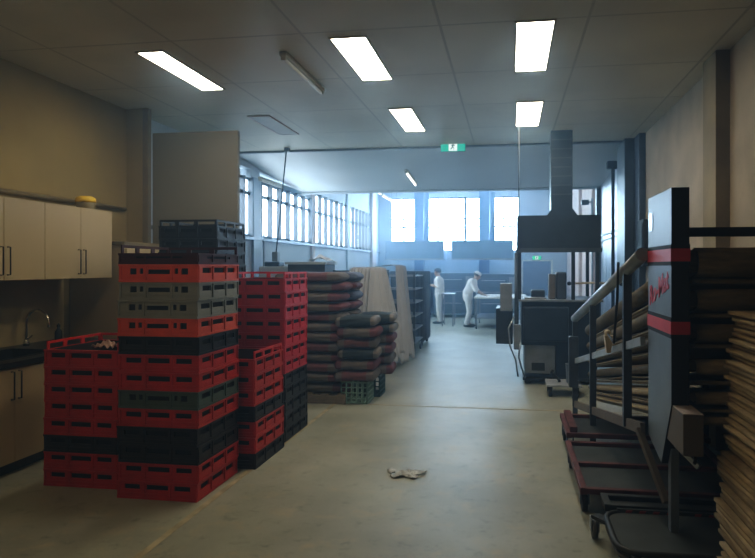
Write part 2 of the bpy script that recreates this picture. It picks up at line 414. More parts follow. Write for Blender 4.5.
for k in range(len(de)-1):
    d = MB().box(.782, .8, de[k]+.002, de[k+1]-.002, .1, .845).build('door', 'cabinet_white', kb, bevel=.002)
    hy = de[k+1]-.035 if k % 2 == 0 else de[k]+.035
    MB().tube([(.8, hy, .6), (.828, hy, .6), (.828, hy, .82), (.8, hy, .82)], .006, 8).build('handle', 'handle_dark', d)
wt = MB()   # worktop with a hole for the sink
wt.box(XL+.004, -4.52, 1.6, 5.75, .86, .9).box(-4.02, -3.87, 1.6, 5.75, .86, .9).box(-4.52, -4.02, 1.6, 4.2, .86, .9).box(-4.52, -4.02, 4.9, 5.75, .86, .9)
tag(wt.build('worktop', 'countertop'), 'black kitchen worktop running under the wall cabinets', 'worktop')
sk = MB().box(-4.52, -4.02, 4.2, 4.9, .70, .71).box(-4.52, -4.505, 4.2, 4.9, .71, .905).box(-4.035, -4.02, 4.2, 4.9, .71, .905).box(-4.505, -4.035, 4.2, 4.215, .71, .905).box(-4.505, -4.035, 4.885, 4.9, .71, .905)
tag(sk.build('sink', 'countertop'), 'dark steel sink bowl set into the black worktop', 'sink')
fa = thing('faucet', 'chrome gooseneck tap standing behind the sink', 'tap', (-4.57, 5.12, .9))
pts = [(0, 0, 0), (0, 0, .22)] + [(.12-.12*math.cos(a), 0, .22+.12*math.sin(a)) for a in [PI*k/10 for k in range(1, 11)]] + [(.24, 0, .18)]
MB().tube(pts, .012, 10).build('spout', 'chrome', fa)
MB().lathe([(.028, 0), (.028, .03), (.018, .05), (.016, .06)]).build('base', 'chrome', fa)
MB().tube([(0, .01, .06), (0, .07, .09)], .007, 8).build('lever', 'chrome', fa)
struct('trim_8', MB().box(XL, XL+.012, 1.6, 5.75, .9, 1.54), 'splash')
bt = thing('soap_bottle', 'small dark bottle on the worktop behind the red crates', 'bottle', (-4.5, 5.45, .9))
MB().lathe([(.03, 0), (.034, .01), (.034, .10), (.014, .13), (.014, .15)]).build('body', 'black_plastic', bt)
MB().lathe([(.016, .15), (.016, .17), (.006, .172), (.006, .185)]).build('cap', 'black_plastic', bt)
tb = thing('storage_tub', 'round tub with yellow lid on top of the wall cabinet', 'tub', (-4.30, 5.58, 2.225))
MB().lathe([(.075, 0), (.085, .01), (.09, .09), (.088, .095)]).build('tub', 'tub_grey', tb)
MB().lathe([(.094, .085), (.096, .10), (.09, .13), (.06, .148), (.0101, .152)]).build('lid', 'yellow_lid', tb)
cd = MB().tube([(XL+.03, 1.6, 2.36), (XL+.03, 6.76, 2.36)], .022, 8)
tag(cd.build('wall_conduit', 'conduit'), 'long brown conduit running along the kitchen wall above the cabinet', 'pipe')
cd = MB().box(XL, XL+.03, 4.43, 4.47, 2.36, 3.55)
tag(cd.build('cable_duct', 'conduit'), 'vertical cable duct on the kitchen wall above the cabinets', 'pipe')
dl = thing('tall_cabinet', 'tall pale cabinet between the kitchen worktop and the partition', 'cabinet', (-4.35, 6.2, 0))
MB().box(-.34, .30, -.36, .36, .02, 1.88).build('body', 'cabinet_white', dl, bevel=.01)
MB().box(-.34, .31, -.37, .37, 1.88, 1.92).build('top', 'conduit', dl)
MB().box(.302, .33, -.355, .355, .06, 1.85).build('door', 'cabinet_white', dl, bevel=.006)

# ------------------------------------------------------------------ bread crates
CW, CD, CH, PITCH = .60, .62, .127, .1285
def crate_mesh(kind, rails, key):
    b = MB(); t = .012; w, d = CW/2, CD/2
    CH = .078 if kind == 3 else .127
    b.box(-w, w, -d, d, 0, .01)
    if kind == 3: kind = 1
    for s in (-1, 1):                                                       # near-black sheets behind the slots stand in for the shade inside
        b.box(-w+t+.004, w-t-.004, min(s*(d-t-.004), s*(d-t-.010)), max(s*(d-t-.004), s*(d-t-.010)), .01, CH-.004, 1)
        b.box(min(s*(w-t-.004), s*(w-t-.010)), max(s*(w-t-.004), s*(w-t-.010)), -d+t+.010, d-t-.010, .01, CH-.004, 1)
    b.box(-w-.006, w+.006, -d-.006, d+.006, .0, .016)                      # foot flange
    S1 = [(.08, .28, .066, .102), (.36, .64, .066, .102), (.72, .92, .066, .102)] if CH > .1 else [(.2, .8, .04, .055)]
    S2 = [(.13, .215, .055, .098), (.255, .30, .06, .098), (.36, .64, .058, .09), (.70, .745, .06, .098), (.785, .87, .055, .098)]
    def wall(L, put, slots):
        z0 = min(s[2] for s in slots); z1 = max(s[3] for s in slots)
        put(0, L, .01, z0); put(0, L, z1, CH)
        u = 0
        for a, e, q0, q1 in slots:
            put(u*L, a*L, z0, z1); u = e
            if q0 > z0: put(a*L, e*L, z0, q0)
            if q1 < z1: put(a*L, e*L, q1, z1)
        put(u*L, L, z0, z1)
    SF = S1 if kind == 1 else S2
    for s in (-1, 1):
        wall(CW, lambda a, e, z0, z1: b.box(-w+a, -w+e, min(s*d, s*(d-t)), max(s*d, s*(d-t)), z0, z1), SF)
        wall(CD-2*t, lambda a, e, z0, z1: b.box(min(s*w, s*(w-t)), max(s*w, s*(w-t)), -d+t+a, -d+t+e, z0, z1), S1)
        y = s*(d+.004); yy = sorted((s*d, s*(d+.008)))
        for x in (-w+.006, -w*.335, w*.335, w-.006): b.box(x-.006, x+.006, yy[0], yy[1], .016, CH-.012)
        xx = sorted((s*w, s*(w+.008)))
        for q in (-d+.006, -d*.33, d*.33, d-.006): b.box(xx[0], xx[1], q-.006, q+.006, .016, CH-.012)
        b.box(-w-.008, w+.008, yy[0]-.0, yy[1], CH-.012, CH); b.box(xx[0], xx[1], -d-.008, d+.008, CH-.012, CH)
        b.box(-w-.004, w+.004, min(s*d, s*(d+.005)), max(s*d, s*(d+.005)), .036, .042)
    def rail(put, L):
        put(0, L, CH+.040, CH+.060)
        for u in (0, .31, .64, 1): put(max(0, u*L-.02), min(L, u*L+.02), CH, CH+.04)
    if 'f' in rails: rail(lambda a, e, z0, z1: b.box(-w+a, -w+e, -d, -d+t, z0, z1), CW)
    if 'b' in rails: rail(lambda a, e, z0, z1: b.box(-w+a, -w+e, d-t, d, z0, z1), CW)
    if 'l' in rails: rail(lambda a, e, z0, z1: b.box(-w, -w+t, -d+t+.001+a, -d+t+.001+e, z0, z1), CD-2*t-.002)
    if 'r' in rails: rail(lambda a, e, z0, z1: b.box(w-t, w, -d+t+.001+a, -d+t+.001+e, z0, z1), CD-2*t-.002)
    return b.mesh('bread_crate_' + key)
CM = {}
COL = {'R': ('crate_red', 'red'), 'P': ('crate_pinkred', 'red'), 'O': ('crate_orange', 'orange-red'), 'K': ('crate_black', 'black'), 'D': ('crate_darkred', 'dark maroon'), 'G': ('crate_grey', 'grey'), 'N': ('crate_green', 'grey-green')}
def stack(x, y, seq, where, group, kinds=None, rails='blr', jit=.005):
    n = len(seq)
    for k, c in enumerate(seq):
        kind = int(kinds[k]) if kinds else 1
        rl = rails if k == n-1 else ''
        key = c + str(kind) + rl
        if key not in CM:
            me = crate_mesh(kind, rl, key); me.materials.append(M[COL[c][0]]); me.materials.append(M['crate_slot_shade']); CM[key] = me
        o = bpy.data.objects.new('bread_crate', CM[key]); C.objects.link(o)
        o.location = (x+CW/2+random.uniform(-jit, jit), y+CD/2+random.uniform(-jit, jit), k*PITCH)
        o.rotation_euler = (0, 0, random.uniform(-.006, .006))
        pos = 'topmost' if k == n-1 else ORD[k] + ('' if k == 0 else ' from the floor')
        tag(o, '%s plastic bread crate, %s in %s' % (COL[c][1], pos, where), 'crate', group)
stack(-3.48, 4.08, 'RRKRRRRR', 'the stack beside the sink', 'crates in the stack beside the sink', rails='lbr')
stack(-2.77, 3.94, 'RRKKRNRRKOGGOD', 'the front stack with grey crates', 'crates in the front stack', jit=.007, kinds='11111211122223', rails='bl')
stack(-2.66, 4.64, 'KRRKRRR', 'the short stack behind the front one', 'crates in the short stack', rails='lr')
stack(-2.70, 5.40, 'KKKKKPPPPPPP', 'the red-over-black stack by the flour sacks', 'crates in the stack by the flour sacks', rails='blr')
stack(-3.43, 5.50, 'K'*16, 'the tall all-black stack', 'crates in the tall black stack', rails='fblr')
# crumpled rag on the crate stack
def rag(u, v):
    x, y = (u-.5), (v-.5); r = math.hypot(x, y)
    return (x*.16, y*.14, .035*max(0, 1-2.2*r) + .018*math.sin(17*u+3*v)*math.cos(13*v+u*4)+.02)
o = MB().grid(rag, 18, 18).build('crumpled_rag', 'white_rag', solid=.003); o.location = (-3.07, 4.22, 7*PITCH+.128)
tag(o, 'crumpled whitish rag on the crate stack beside the sink', 'rag')

# ------------------------------------------------------------------ flour sacks
def sack_mesh(key, L, W, H, m, seed):
    r = random.Random(seed); b = MB(); nu, nv = 22, 14
    p1, p2 = r.uniform(0, 6), r.uniform(0, 6)
    def f(u, v):
        # u along length, v around the section
        t = 2*u-1; a = 2*PI*v
        e = max(0., 1-abs(t)**14)**.5
        cx = math.copysign(abs(math.cos(a))**.42, math.cos(a)); cz = math.copysign(abs(math.sin(a))**.62, math.sin(a))
        wob = 1+.035*math.sin(5*t+p1+cx)+.03*math.sin(9*a+p2+3*t)
        return (t*L/2, cx*W/2*(.90+.10*e)*wob, (cz*H/2*(.42+.58*e))*wob*(1-.06*math.cos(3*t+p2)) + H/2)
    b.grid(f, nu, nv*2)
    bmesh.ops.remove_doubles(b.bm, verts=b.bm.verts, dist=1e-4)
    bmesh.ops.holes_fill(b.bm, edges=[e for e in b.bm.edges if e.is_boundary], sides=0)
    me = b.mesh('sack_'+key); me.materials.append(M[m]); return me
SM = {}
for k, (m, sd) in {'a': ('sack_red', 1), 'b': ('sack_red2', 2), 'c': ('sack_dark', 3), 'e': ('sack_blue', 4), 'f': ('sack_red', 5)}.items():
    SM[k] = sack_mesh(k, .80, .46, .119, m, sd)
SN = {'a': 'brown paper', 'b': 'red printed', 'c': 'dark green', 'e': 'dark blue', 'f': 'brown paper'}
def sacks(x, y, z, seq, where, group, rz=0, dz=.127, sc=(1, 1, 1)):
    n = len(seq)
    for k, c in enumerate(seq):
        o = bpy.data.objects.new('flour_sack', SM[c]); C.objects.link(o)
        o.location = (x+random.uniform(-.02, .02), y+random.uniform(-.02, .02), z+k*dz)
        o.rotation_euler = (random.uniform(-.012, .012), random.uniform(-.012, .012), rz+random.uniform(-.05, .05)); o.scale = sc
        pos = 'topmost' if k == n-1 else ORD[k] + ('' if k == 0 else ' from the bottom')
        tag(o, '%s flour sack, %s in %s' % (SN[c], pos, where), 'sack', group)
# tall piles stand on a pallet, short piles on milk crates
def pallet(x, y, w, d, label):
    t = thing('pallet', label, 'pallet', (x, y, 0))
    for k in range(5): MB().box(-w/2+k*(w-.1)/4, -w/2+k*(w-.1)/4+.1, -d/2, d/2, .10, .12).build('deck_board', 'pallet_wood', t)
    for k in range(3): MB().box(-w/2, w/2, -d/2+k*(d-.09)/2, -d/2+k*(d-.09)/2+.09, 0, .10).build('bearer', 'pallet_wood', t)
pallet(-2.42, 7.62, .92, 1.25, 'worn wooden pallet under the tall pile of flour sacks')
sacks(-2.42, 7.24, .12, 'aababaabaaab', 'the tall front pile', 'sacks in the tall front pile', rz=0, sc=(1.04, 1, 1), dz=.1225)
sacks(-2.40, 7.74, .12, 'abaabaabfeae', 'the tall pile at the back', 'sacks in the tall back pile', rz=0, sc=(1.06, 1, 1), dz=.1225)
def milk_crate(x, y, m, label, w=.335, h=.27):
    b = MB(); t = .012
    for s in (-1, 1):
        for z in (0, .06, .125, .19, h-.022):
            b.box(-w/2, w/2, min(s*w/2, s*(w/2-t)), max(s*w/2, s*(w/2-t)), z, z+(.022 if z > .2 or z == 0 else .012))
            b.box(min(s*w/2, s*(w/2-t)), max(s*w/2, s*(w/2-t)), -w/2, w/2, z, z+(.022 if z > .2 or z == 0 else .012))
        for k in range(6):
            u = -w/2+k*(w-.016)/5
            b.box(u, u+.016, min(s*w/2, s*(w/2-t)), max(s*w/2, s*(w/2-t)), 0, h)
            b.box(min(s*w/2, s*(w/2-t)), max(s*w/2, s*(w/2-t)), u, u+.016, 0, h)
    for k in range(7):
        u = -w/2+k*(w-.012)/6
        b.box(u, u+.012, -w/2, w/2, .004, .012); b.box(-w/2, w/2, u, u+.012, .004, .012)
    o = b.build('milk_crate', m); o.location = (x, y, 0); tag(o, label, 'crate')
milk_crate(-1.86, 7.2, 'milk_green', 'pale green lattice milk crate under the short sack pile, near end')
milk_crate(-1.80, 7.62, 'milk_dark', 'dark green lattice milk crate under the short sack pile, rear end')
sacks(-1.84, 7.23, .27, 'bacbac', 'the short front pile', 'sacks in the short front pile', rz=.06, sc=(.62, 1.05, 1.06), dz=.131)
sacks(-1.74, 7.74, .27, 'abaacc', 'the short rear pile', 'sacks in the short rear pile', rz=.1, sc=(.62, 1.05, 1.06), dz=.131)

# ------------------------------------------------------------------ cloth draped racks
def draped_rack(x0, x1, y0, y1, h, label, cat_label, path, zb, m, seed):
    t = thing('bakery_rack', label, 'rack', ((x0+x1)/2, (y0+y1)/2, 0))
    w, l = (x1-x0)/2, (y1-y0)/2
    for sx in (-1, 1):
        for sy in (-1, 1):
            p = MB().box(sx*w-.018, sx*w+.018, sy*l-.018, sy*l+.018, .1, h).build('upright', 'steel_dark', t)
            c = MB().cyl((sx*w-.015, sy*l, .05), (sx*w+.015, sy*l, .05), .05, 14).box(sx*w-.02, sx*w+.02, sy*l-.02, sy*l+.02, .06, .1)
            c.build('caster', 'rubber', p)
    fr = MB()
    for z in (.12, h-.02):
        fr.bar((-w, -l, z), (w, -l, z), .03, .03).bar((-w, l, z), (w, l, z), .03, .03).bar((-w, -l, z), (-w, l, z), .03, .03).bar((w, -l, z), (w, l, z), .03, .03)
    fr.build('frame', 'steel_dark', t)
    for k in range(5):
        z = .3+k*(h-.45)/4
        MB().box(-w+.02, w-.02, -l+.02, l-.02, z, z+.02).build('shelf', 'steel_dull', t)
    return t
draped_rack(-2.75, -2.12, 9.2, 10.35, 1.60, 'dark bakery rack half hidden under long draped cloths', '', None, 0, '', 0)

def drape(name, pts, ztop, zbot, folds, amp, m, label, seed, over=.25, flare=.05, gather=1.):
    """cloth hanging from the line pts (top edge) with vertical folds; the upper edge laps back over the rail"""
    r = random.Random(seed); P = [Vector((*p, 0)) for p in pts]
    seg = [(b-a).length for a, b in zip(P, P[1:])]; tot = sum(seg)
    def at(s):
        s *= tot
        for i, L in enumerate(seg):
            if s <= L or i == len(seg)-1:
                d = (P[i+1]-P[i]).normalized(); return P[i]+d*s, Vector((d.y, -d.x, 0))
            s -= L
    ph = [r.uniform(0, 6) for _ in range(4)]
    def f(u, v):
        p, n = at(.5+(u-.5)*(gather+(1-gather)*min(1, max(0, (v-.1)/.9))**.7) if v > .1 else .5+(u-.5)*gather)
        uu = u+.035*math.sin(6*u+ph[3])
        w = amp*(.3+.7*v)*(1.6*(1-abs(math.sin(PI*folds*uu+ph[0])))**1.5 - .6 + .45*math.sin(2*PI*folds*1.9*uu+ph[1]+v) + .3*math.sin(2*PI*folds*.6*uu+ph[2]))
        if v < .12:
            k = v/.12; z = ztop+.03*math.sin(PI*k*.5); off = -over*(1-k)
        else:
            k = (v-.12)/.88; z = ztop+.03 - k*(ztop+.03-(zbot+.05*math.sin(2.5*PI*u+ph[3]))); off = .03+flare*k
        q = p + n*(off + (w if v > .1 else w*.4))
        return (q.x, q.y, z)
    o = MB().grid(f, 140, 30).build(name, m, solid=.006); return tag(o, label, 'cloth')
drape('draped_cloth', [(-2.72, 9.13), (-2.08, 9.13), (-2.0, 9.75)], 1.62, .20, 6.0, .075, 'cloth_couche', 'wide linen cloth with deep folds hung over the near corner of the rack', 5, over=.30, flare=.20, gather=.55)
drape('draped_cloth', [(-1.96, 9.95), (-1.86, 10.75)], 1.66, .06, 3.0, .05, 'cloth_couche', 'narrower linen cloth hanging lowest on the aisle side beside the open shelves', 8, over=.35, flare=.14, gather=.7)
# open shelved rack behind
rk = thing('shelf_rack', 'grey rack with open tray shelves behind the draped cloths', 'rack', (-2.14, 11.5, 0))
for sx in (-1, 1):
    for sy in (-1, 1): MB().box(sx*.38-.02, sx*.38+.02, sy*.5-.02, sy*.5+.02, .08, 1.55).build('upright', 'steel_dark', rk)
for k in range(6):
    z = .22+k*.25
    MB().box(-.4, .4, -.5, .5, z, z+.022).box(-.4, .4, -.52, -.5, z, z+.04).build('shelf', 'shelf_steel', rk)
for sx in (-1, 1):
    for sy in (-1, 1): MB().cyl((sx*.36-.02, sy*.46, .05), (sx*.36+.02, sy*.46, .05), .05, 12).build('caster', 'rubber', rk)
MB().box(-.4, -.385, -.48, .48, .2, 1.5).build('side_panel', 'steel_dark', rk)
cv = thing('covered_rack', 'rack fully wrapped in a dark hanging cover beside the open shelves', 'rack', (-2.12, 12.8, 0))
MB().box(-.35, .35, -.45, .45, .1, 1.5).build('frame', 'steel_dark', cv)
def cover(u, v):
    a = 2*PI*u; cx = math.copysign(abs(math.cos(a))**.35, math.cos(a)); cy = math.copysign(abs(math.sin(a))**.35, math.sin(a))
    k = 1.06+.03*math.sin(23*a)*(v)
    return (cx*.36*k, cy*.46*k, 1.56-1.44*v)
b = MB().grid(cover, 120, 12); b.box(-.36, .36, -.46, .46, 1.53, 1.56); b.build('cover', 'cloth_dark', cv)
for sx in (-1, 1):
    for sy in (-1, 1): MB().cyl((sx*.3-.02, sy*.4, .05), (sx*.3+.02, sy*.4, .05), .05, 12).build('caster', 'rubber', cv)
# dark cabinet with paper, grey machine, hanging cable
cb = thing('steel_cabinet', 'dark steel cabinet with flat lid behind the flour sacks', 'cabinet', (-3.12, 9.2, 0))
MB().box(-.31, .29, -.25, .30, .06, 1.69).build('body', 'steel_dark', cb, bevel=.008)
MB().box(-.34, .32, -.29, .33, 1.69, 1.73).build('lid', 'wall_blue', cb, bevel=.005)
for sx in (-1, 1):
    for sy in (-.2, .26): MB().cyl((sx*.26, sy, 0), (sx*.28, sy, .06), .02, 10).build('foot', 'rubber', cb)
MB().box(-.29, .27, -.262, -.252, .12, 1.6).build('door', 'steel_dark', cb, bevel=.003)
def pap(u, v):
    x, y = u-.5, v-.5
    return (x*.40, y*.3, .10*max(0, 1-(abs(x+.05)*2.3)**1.4)*max(.3, 1-abs(y)) + .012*math.sin(14*u+5*v))
o = MB().grid(pap, 16, 12).build('crumpled_paper', 'paper_white', solid=.003); o.location = (-2.95, 9.2, 1.745)
tag(o, 'heap of white paper lying on the dark steel cabinet', 'paper')
mx = thing('dough_mixer', 'grey mixing machine between the black crates and the steel cabinet', 'mixer', (-3.92, 9.55, 0))
MB().lathe([(.28, 0), (.28, .1), (.16, .2), (.16, 1.35), (.22, 1.42)], n=24).build('base', 'steel_dull', mx)
MB().box(-.18, .38, -.17, .17, 1.42, 1.66).build('head', 'wall_blue', mx, bevel=.03)
MB().box(-.1, .16, -.12, .12, 1.66, 1.74).build('motor_cover', 'steel_dark', mx, bevel=.02)
MB().lathe([(.12, 1.1), (.2, 1.2), (.22, 1.41)], c=(.2, 0, 0), n=20).build('bowl', 'steel_brushed', mx)
hc = thing('hanging_power_cable', 'dark power cable dropping from the ceiling edge to a grey socket box', 'cable', (-3.62, 9.4, 3.6))
MB().tube([(0, 0, 0), (-.05, 0, -.5), (-.11, 0, -1.1), (-.18, 0, -1.72)], .012, 8).build('cable', 'dark_steel', hc)
MB().box(-.235, -.135, -.05, .05, -1.86, -1.70).build('socket_box', 'steel_dull', hc, bevel=.012)
MB().box(-.03, .05, -.03, .03, -.06, 0).build('ceiling_hook', 'dark_steel', hc)
vp = MB().tube([(XL+.05, 10.9, 0.0), (XL+.05, 10.9, 2.3)], .02, 8); tag(vp.build('water_pipe', 'steel_dull'), 'thin upright pipe below the first wide side window', 'pipe')

# ------------------------------------------------------------------ rear bakery
def oven(x0, x1, label, top):
    t = thing('deck_oven', label, 'oven', ((x0+x1)/2, 20.1, 0)); w = (x1-x0)/2
    MB().box(-w, w, -.55, .6, .12, top).build('body', 'oven_steel', t, bevel=.01)
    n = 3; hh = (top-.3)/n
    for k in range(n):
        z = .2+k*hh
        d = MB().box(-w+.06, w-.32, -.575, -.552, z+.04, z+hh-.05).build('door', 'oven_steel', t, bevel=.006)
        MB().tube([(-w+.15, -.575, z+hh-.11), (-w+.15, -.62, z+hh-.11), (w-.42, -.62, z+hh-.11), (w-.42, -.575, z+hh-.11)], .013, 8).build('handle', 'steel_brushed', d)
    MB().box(w-.28, w-.05, -.57, -.552, .24, top-.1).build('control_panel', 'steel_dull', t)
    for sx in (-1, 1):
        for sy in (-.45, .5): MB().cyl((sx*(w-.1), sy, 0), (sx*(w-.1), sy, .12), .03, 10).build('leg', 'dark_steel', t)
oven(-4.2, -2.62, 'blue-grey deck oven under the first extractor hood', 1.48)
oven(-2.5, -1.15, 'blue-grey deck oven behind the standing baker', 1.45)
oven(-1.05, .25, 'blue-grey deck oven behind the worktable', 1.42)
def hood(x0, x1, label):
    t = thing('extractor_hood', label, 'hood', ((x0+x1)/2, 20.1, 1.885)); w = (x1-x0)/2
    b = MB(); b.prism([(-.55, 0), (.55, 0), (.55, .63), (-.5, .63)], 0, -w, w); b.build('canopy', 'hood_blue', t, bevel=.01)
    MB().box(-w-.01, w+.01, -.57, -.552, 0, .04).build('front_lip', 'steel_brushed', t)
    MB().cyl((w*.3, .3, .63), (w*.3, .3, 2.3), .1, 14).build('flue', 'hood_blue', t)
    MB().cyl((-w+.1, .4, .63), (-w+.1, .4, 2.3), .012, 6).cyl((w-.1, .4, .63), (w-.1, .4, 2.3), .012, 6).build('hanger', 'steel_dull', t)
hood(-4.10, -2.16, 'wide blue extractor hood before the back windows, nearer the window wall')
hood(-1.89, .10, 'wide blue extractor hood before the back windows, behind the table')
struct('door_1', MB().box(.45, 1.40, YB-.05, YB-.005, 0, 1.85), 'door_blue', bevel=.005)
struct('trim_9', MB().box(.38, .45, YB-.06, YB, 0, 1.90).box(1.40, 1.47, YB-.06, YB, 0, 1.90).box(.38, 1.47, YB-.06, YB, 1.85, 1.90), 'paint_white')
wt = thing('worktable', 'white topped bakery table the leaning baker works at', 'table', (-.29, 16.9, 0))
MB().box(-.66, .75, -.95, .95, .81, .85).build('tabletop', 'table_white', wt, bevel=.006)
for sx, x in ((-1, -.6), (1, .69)):
    for y in (-.88, .88):
        l = MB().box(x-.025, x+.025, y-.025, y+.025, .08, .81).build('leg', 'steel_dull', wt)
        MB().cyl((x-.015, y, .04), (x+.015, y, .04), .04, 12).build('caster', 'rubber', l)
MB().box(-.6, .69, -.9, .9, .27, .29).build('undershelf', 'steel_dull', wt)
tr = thing('steel_stand', 'slim steel stand beside the standing baker', 'stand', (-1.72, 16.9, 0))
MB().box(-.18, .18, -.3, .3, .88, .91).build('top', 'steel_brushed', tr)
for sx in (-.15, .15):
    for sy in (-.26, .26): MB().box(sx-.015, sx+.015, sy-.015, sy+.015, 0, .88).build('leg', 'steel_dull', tr)

# people -------------------------------------------------------------------
def remesh(o, vox):
    md = o.modifiers.new('remesh', 'REMESH'); md.mode = 'VOXEL'; md.voxel_size = vox; md.use_smooth_shade = True
    sm = o.modifiers.new('smooth', 'SMOOTH'); sm.factor = .5; sm.iterations = 3
def limb(b, pts, rs, n=14):
    b.tube(pts, rs, n)
    for p, r in zip(pts, rs): b.ball(p, r*.99, u=14, v=8)
def hand(b, wrist, d, palm_n, curl=.5, s=1.):
    d = Vector(d).normalized(); nrm = Vector(palm_n).normalized(); side = d.cross(nrm).normalized(); w = Vector(wrist)
    for k in range(4):
        q = w + side*(k-1.5)*.018*s
        b.tube([w+side*(k-1.5)*.010, q+d*.05*s, q+d*.085*s], [.014*s, .0125*s, .011*s], 8)
        L = (.062, .072, .068, .052)[k]*s; base = q+d*.085*s
        p1 = base+(d*math.cos(curl*.5)+nrm*math.sin(curl*.5))*L*.45
        p2 = p1+(d*math.cos(curl)+nrm*math.sin(curl))*L*.32
        p3 = p2+(d*math.cos(curl*1.6)+nrm*math.sin(curl*1.6))*L*.25
        b.tube([base, p1, p2, p3], [.0095*s, .009*s, .0082*s, .0065*s], 8)
    t0 = w+d*.025*s-side*.026*s; t1 = t0+(d*.6-side*.75+nrm*.2).normalized()*.035*s; t2 = t1+(d*.9-side*.25+nrm*.3).normalized()*.028*s
    b.tube([w+d*.01, t0, t1, t2], [.014*s, .0125*s, .0105*s, .008*s], 8)
def head(b, c, fwd, tilt_up=(0, 0, 1)):
    F = Vector(fwd).normalized(); U = Vector(tilt_up); U = (U-F*U.dot(F)).normalized(); R = F.cross(U)
    Mx = Matrix((R, F, U)).transposed()
    def P(x, y, z): return Vector(c)+Mx @ Vector((x, y, z))
    def el(x, y, z, r, s):
        ret = bmesh.ops.create_uvsphere(b.bm, u_segments=16, v_segments=10, radius=r)
        for q in ret['verts']: q.co = P(x+q.co.x*s[0], y+q.co.y*s[1], z+q.co.z*s[2])
    el(0, -.008, .03, .085, (.88, 1.08, 1.0)); el(0, .018, -.045, .062, (.9, .98, 1.05)); el(0, .05, -.088, .026, (1.1, .8, .8))
    el(0, .096, -.018, .013, (1, 1.2, 1.5)); el(0, .080, -.058, .014, (1.8, .6, .6))
    for s in (-1, 1):
        el(s*.030, .074, .008, .012, (1.2, .6, .7)); el(s*.077, -.005, -.012, .022, (.4, .8, 1.2))
    return P, Mx
def person(label, base, feet, hips, waist, chest, neck, hd, fwd, arms, name='person'):
    t = thing(name, label, 'person', base)
    b = MB()
    pel = Vector(hips)
    limb(b, [pel+Vector((0, 0, -.04)), pel+Vector((0, 0, .08)), Vector(waist), Vector(chest), Vector(neck)], [.125, .125, .115, .13, .055], 18)
    cap_up = (Vector(hd)-Vector(neck)).normalized()
    limb(b, [Vector(neck), Vector(hd)-cap_up*.05], [.055, .052])
    P, Mx = head(b, hd, fwd, cap_up)
    tro, shi, shoes = MB(), MB(), []
    limb(shi, [pel+Vector((0, 0, -.02)), pel+Vector((0, 0, .1)), Vector(waist), Vector(chest), Vector(neck)-Vector((0, 0, .03))], [.147, .142, .133, .148, .07], 18)
    limb(tro, [pel+Vector((0, 0, .06)), pel+Vector((0, 0, -.06))], [.138, .135], 16)
    for hipp, knee, ank, toe in feet:
        limb(b, [hipp, knee, ank], [.082, .056, .04]); limb(b, [ank, toe], [.036, .028])
        limb(tro, [Vector(hipp)+Vector((0, 0, .03)), Vector(knee), Vector(ank)+Vector((0, 0, .03))], [.098, .076, .066])
        s = MB(); a, o_ = Vector(ank), Vector(toe); back = (a-o_); back.z = 0; back.normalize()
        limb(s, [Vector((a.x, a.y, .045))+back*.05, Vector((a.x, a.y, .045)), Vector((o_.x, o_.y, .035)), Vector((o_.x, o_.y, .03))-back*.05], [.04, .045, .043, .03], 10)
        shoes.append(s)
    for sh, el, wr, hd_d, pn, cu in arms:
        limb(b, [Vector(chest)*.35+Vector(sh)*.65, sh, el, wr], [.06, .055, .042, .027]); hand(b, wr, hd_d, pn, cu)
        limb(shi, [Vector(chest)*.4+Vector(sh)*.6, sh, el, Vector(el).lerp(Vector(wr), .12)], [.08, .074, .062, .058])
    o = b.build('body', 'skin', t); remesh(o, .0075)
    o = tro.build('trousers', 'whites', t); remesh(o, .014)
    o = shi.build('shirt', 'whites', t); remesh(o, .014)
    for s in shoes: o = s.build('shoe', 'shoe', t); remesh(o, .012)
    # hair and cap
    hb = MB(); ret = bmesh.ops.create_uvsphere(hb.bm, u_segments=18, v_segments=12, radius=.092)
    for q in ret['verts']: q.co = P(q.co.x*.90, -.014+q.co.y*1.06, .034+q.co.z*1.0)
    bmesh.ops.delete(hb.bm, geom=[q for q in hb.bm.verts if (Mx.transposed() @ (q.co-Vector(hd))).y > .045 and (Mx.transposed() @ (q.co-Vector(hd))).z < .075 or (Mx.transposed() @ (q.co-Vector(hd))).z < -.03], context='VERTS')
    for f in hb.bm.faces: f.smooth = True
    hb.build('hair', 'hair', t, solid=.006)
    cp = MB(); ret = bmesh.ops.create_uvsphere(cp.bm, u_segments=18, v_segments=12, radius=.1)
    for q in ret['verts']:
        z = q.co.z; q.co = P(q.co.x*.90, -.012+q.co.y*1.08, .055+max(-.01, z)*.75)
    for f in cp.bm.faces: f.smooth = True
    return t, cp
# baker standing, turned to the racks, forearms raised in front
t, cp = person('baker in white standing by the racks with forearms raised', (-2.04, 17.45, 0),
    [((-.01, -.09, .80), (-.02, -.10, .44), (.02, -.10, .085), (-.12, -.11, .03)), ((.0, .09, .80), (.01, .10, .44), (.05, .10, .085), (-.09, .12, .03))],
    (0, 0, .86), (.01, 0, 1.03), (-.015, 0, 1.23), (-.03, 0, 1.38), (-.06, 0, 1.49), (-1, -.15, -.12),
    [((-.01, -.18, 1.30), (.02, -.22, 1.06), (-.19, -.15, 1.10), (-1, .2, .1), (0, .3, 1), .7), ((-.01, .18, 1.30), (.02, .22, 1.06), (-.19, .12, 1.12), (-1, -.2, .1), (0, -.3, 1), .7)])
cp.build('cap', 'cloth_dark', t)
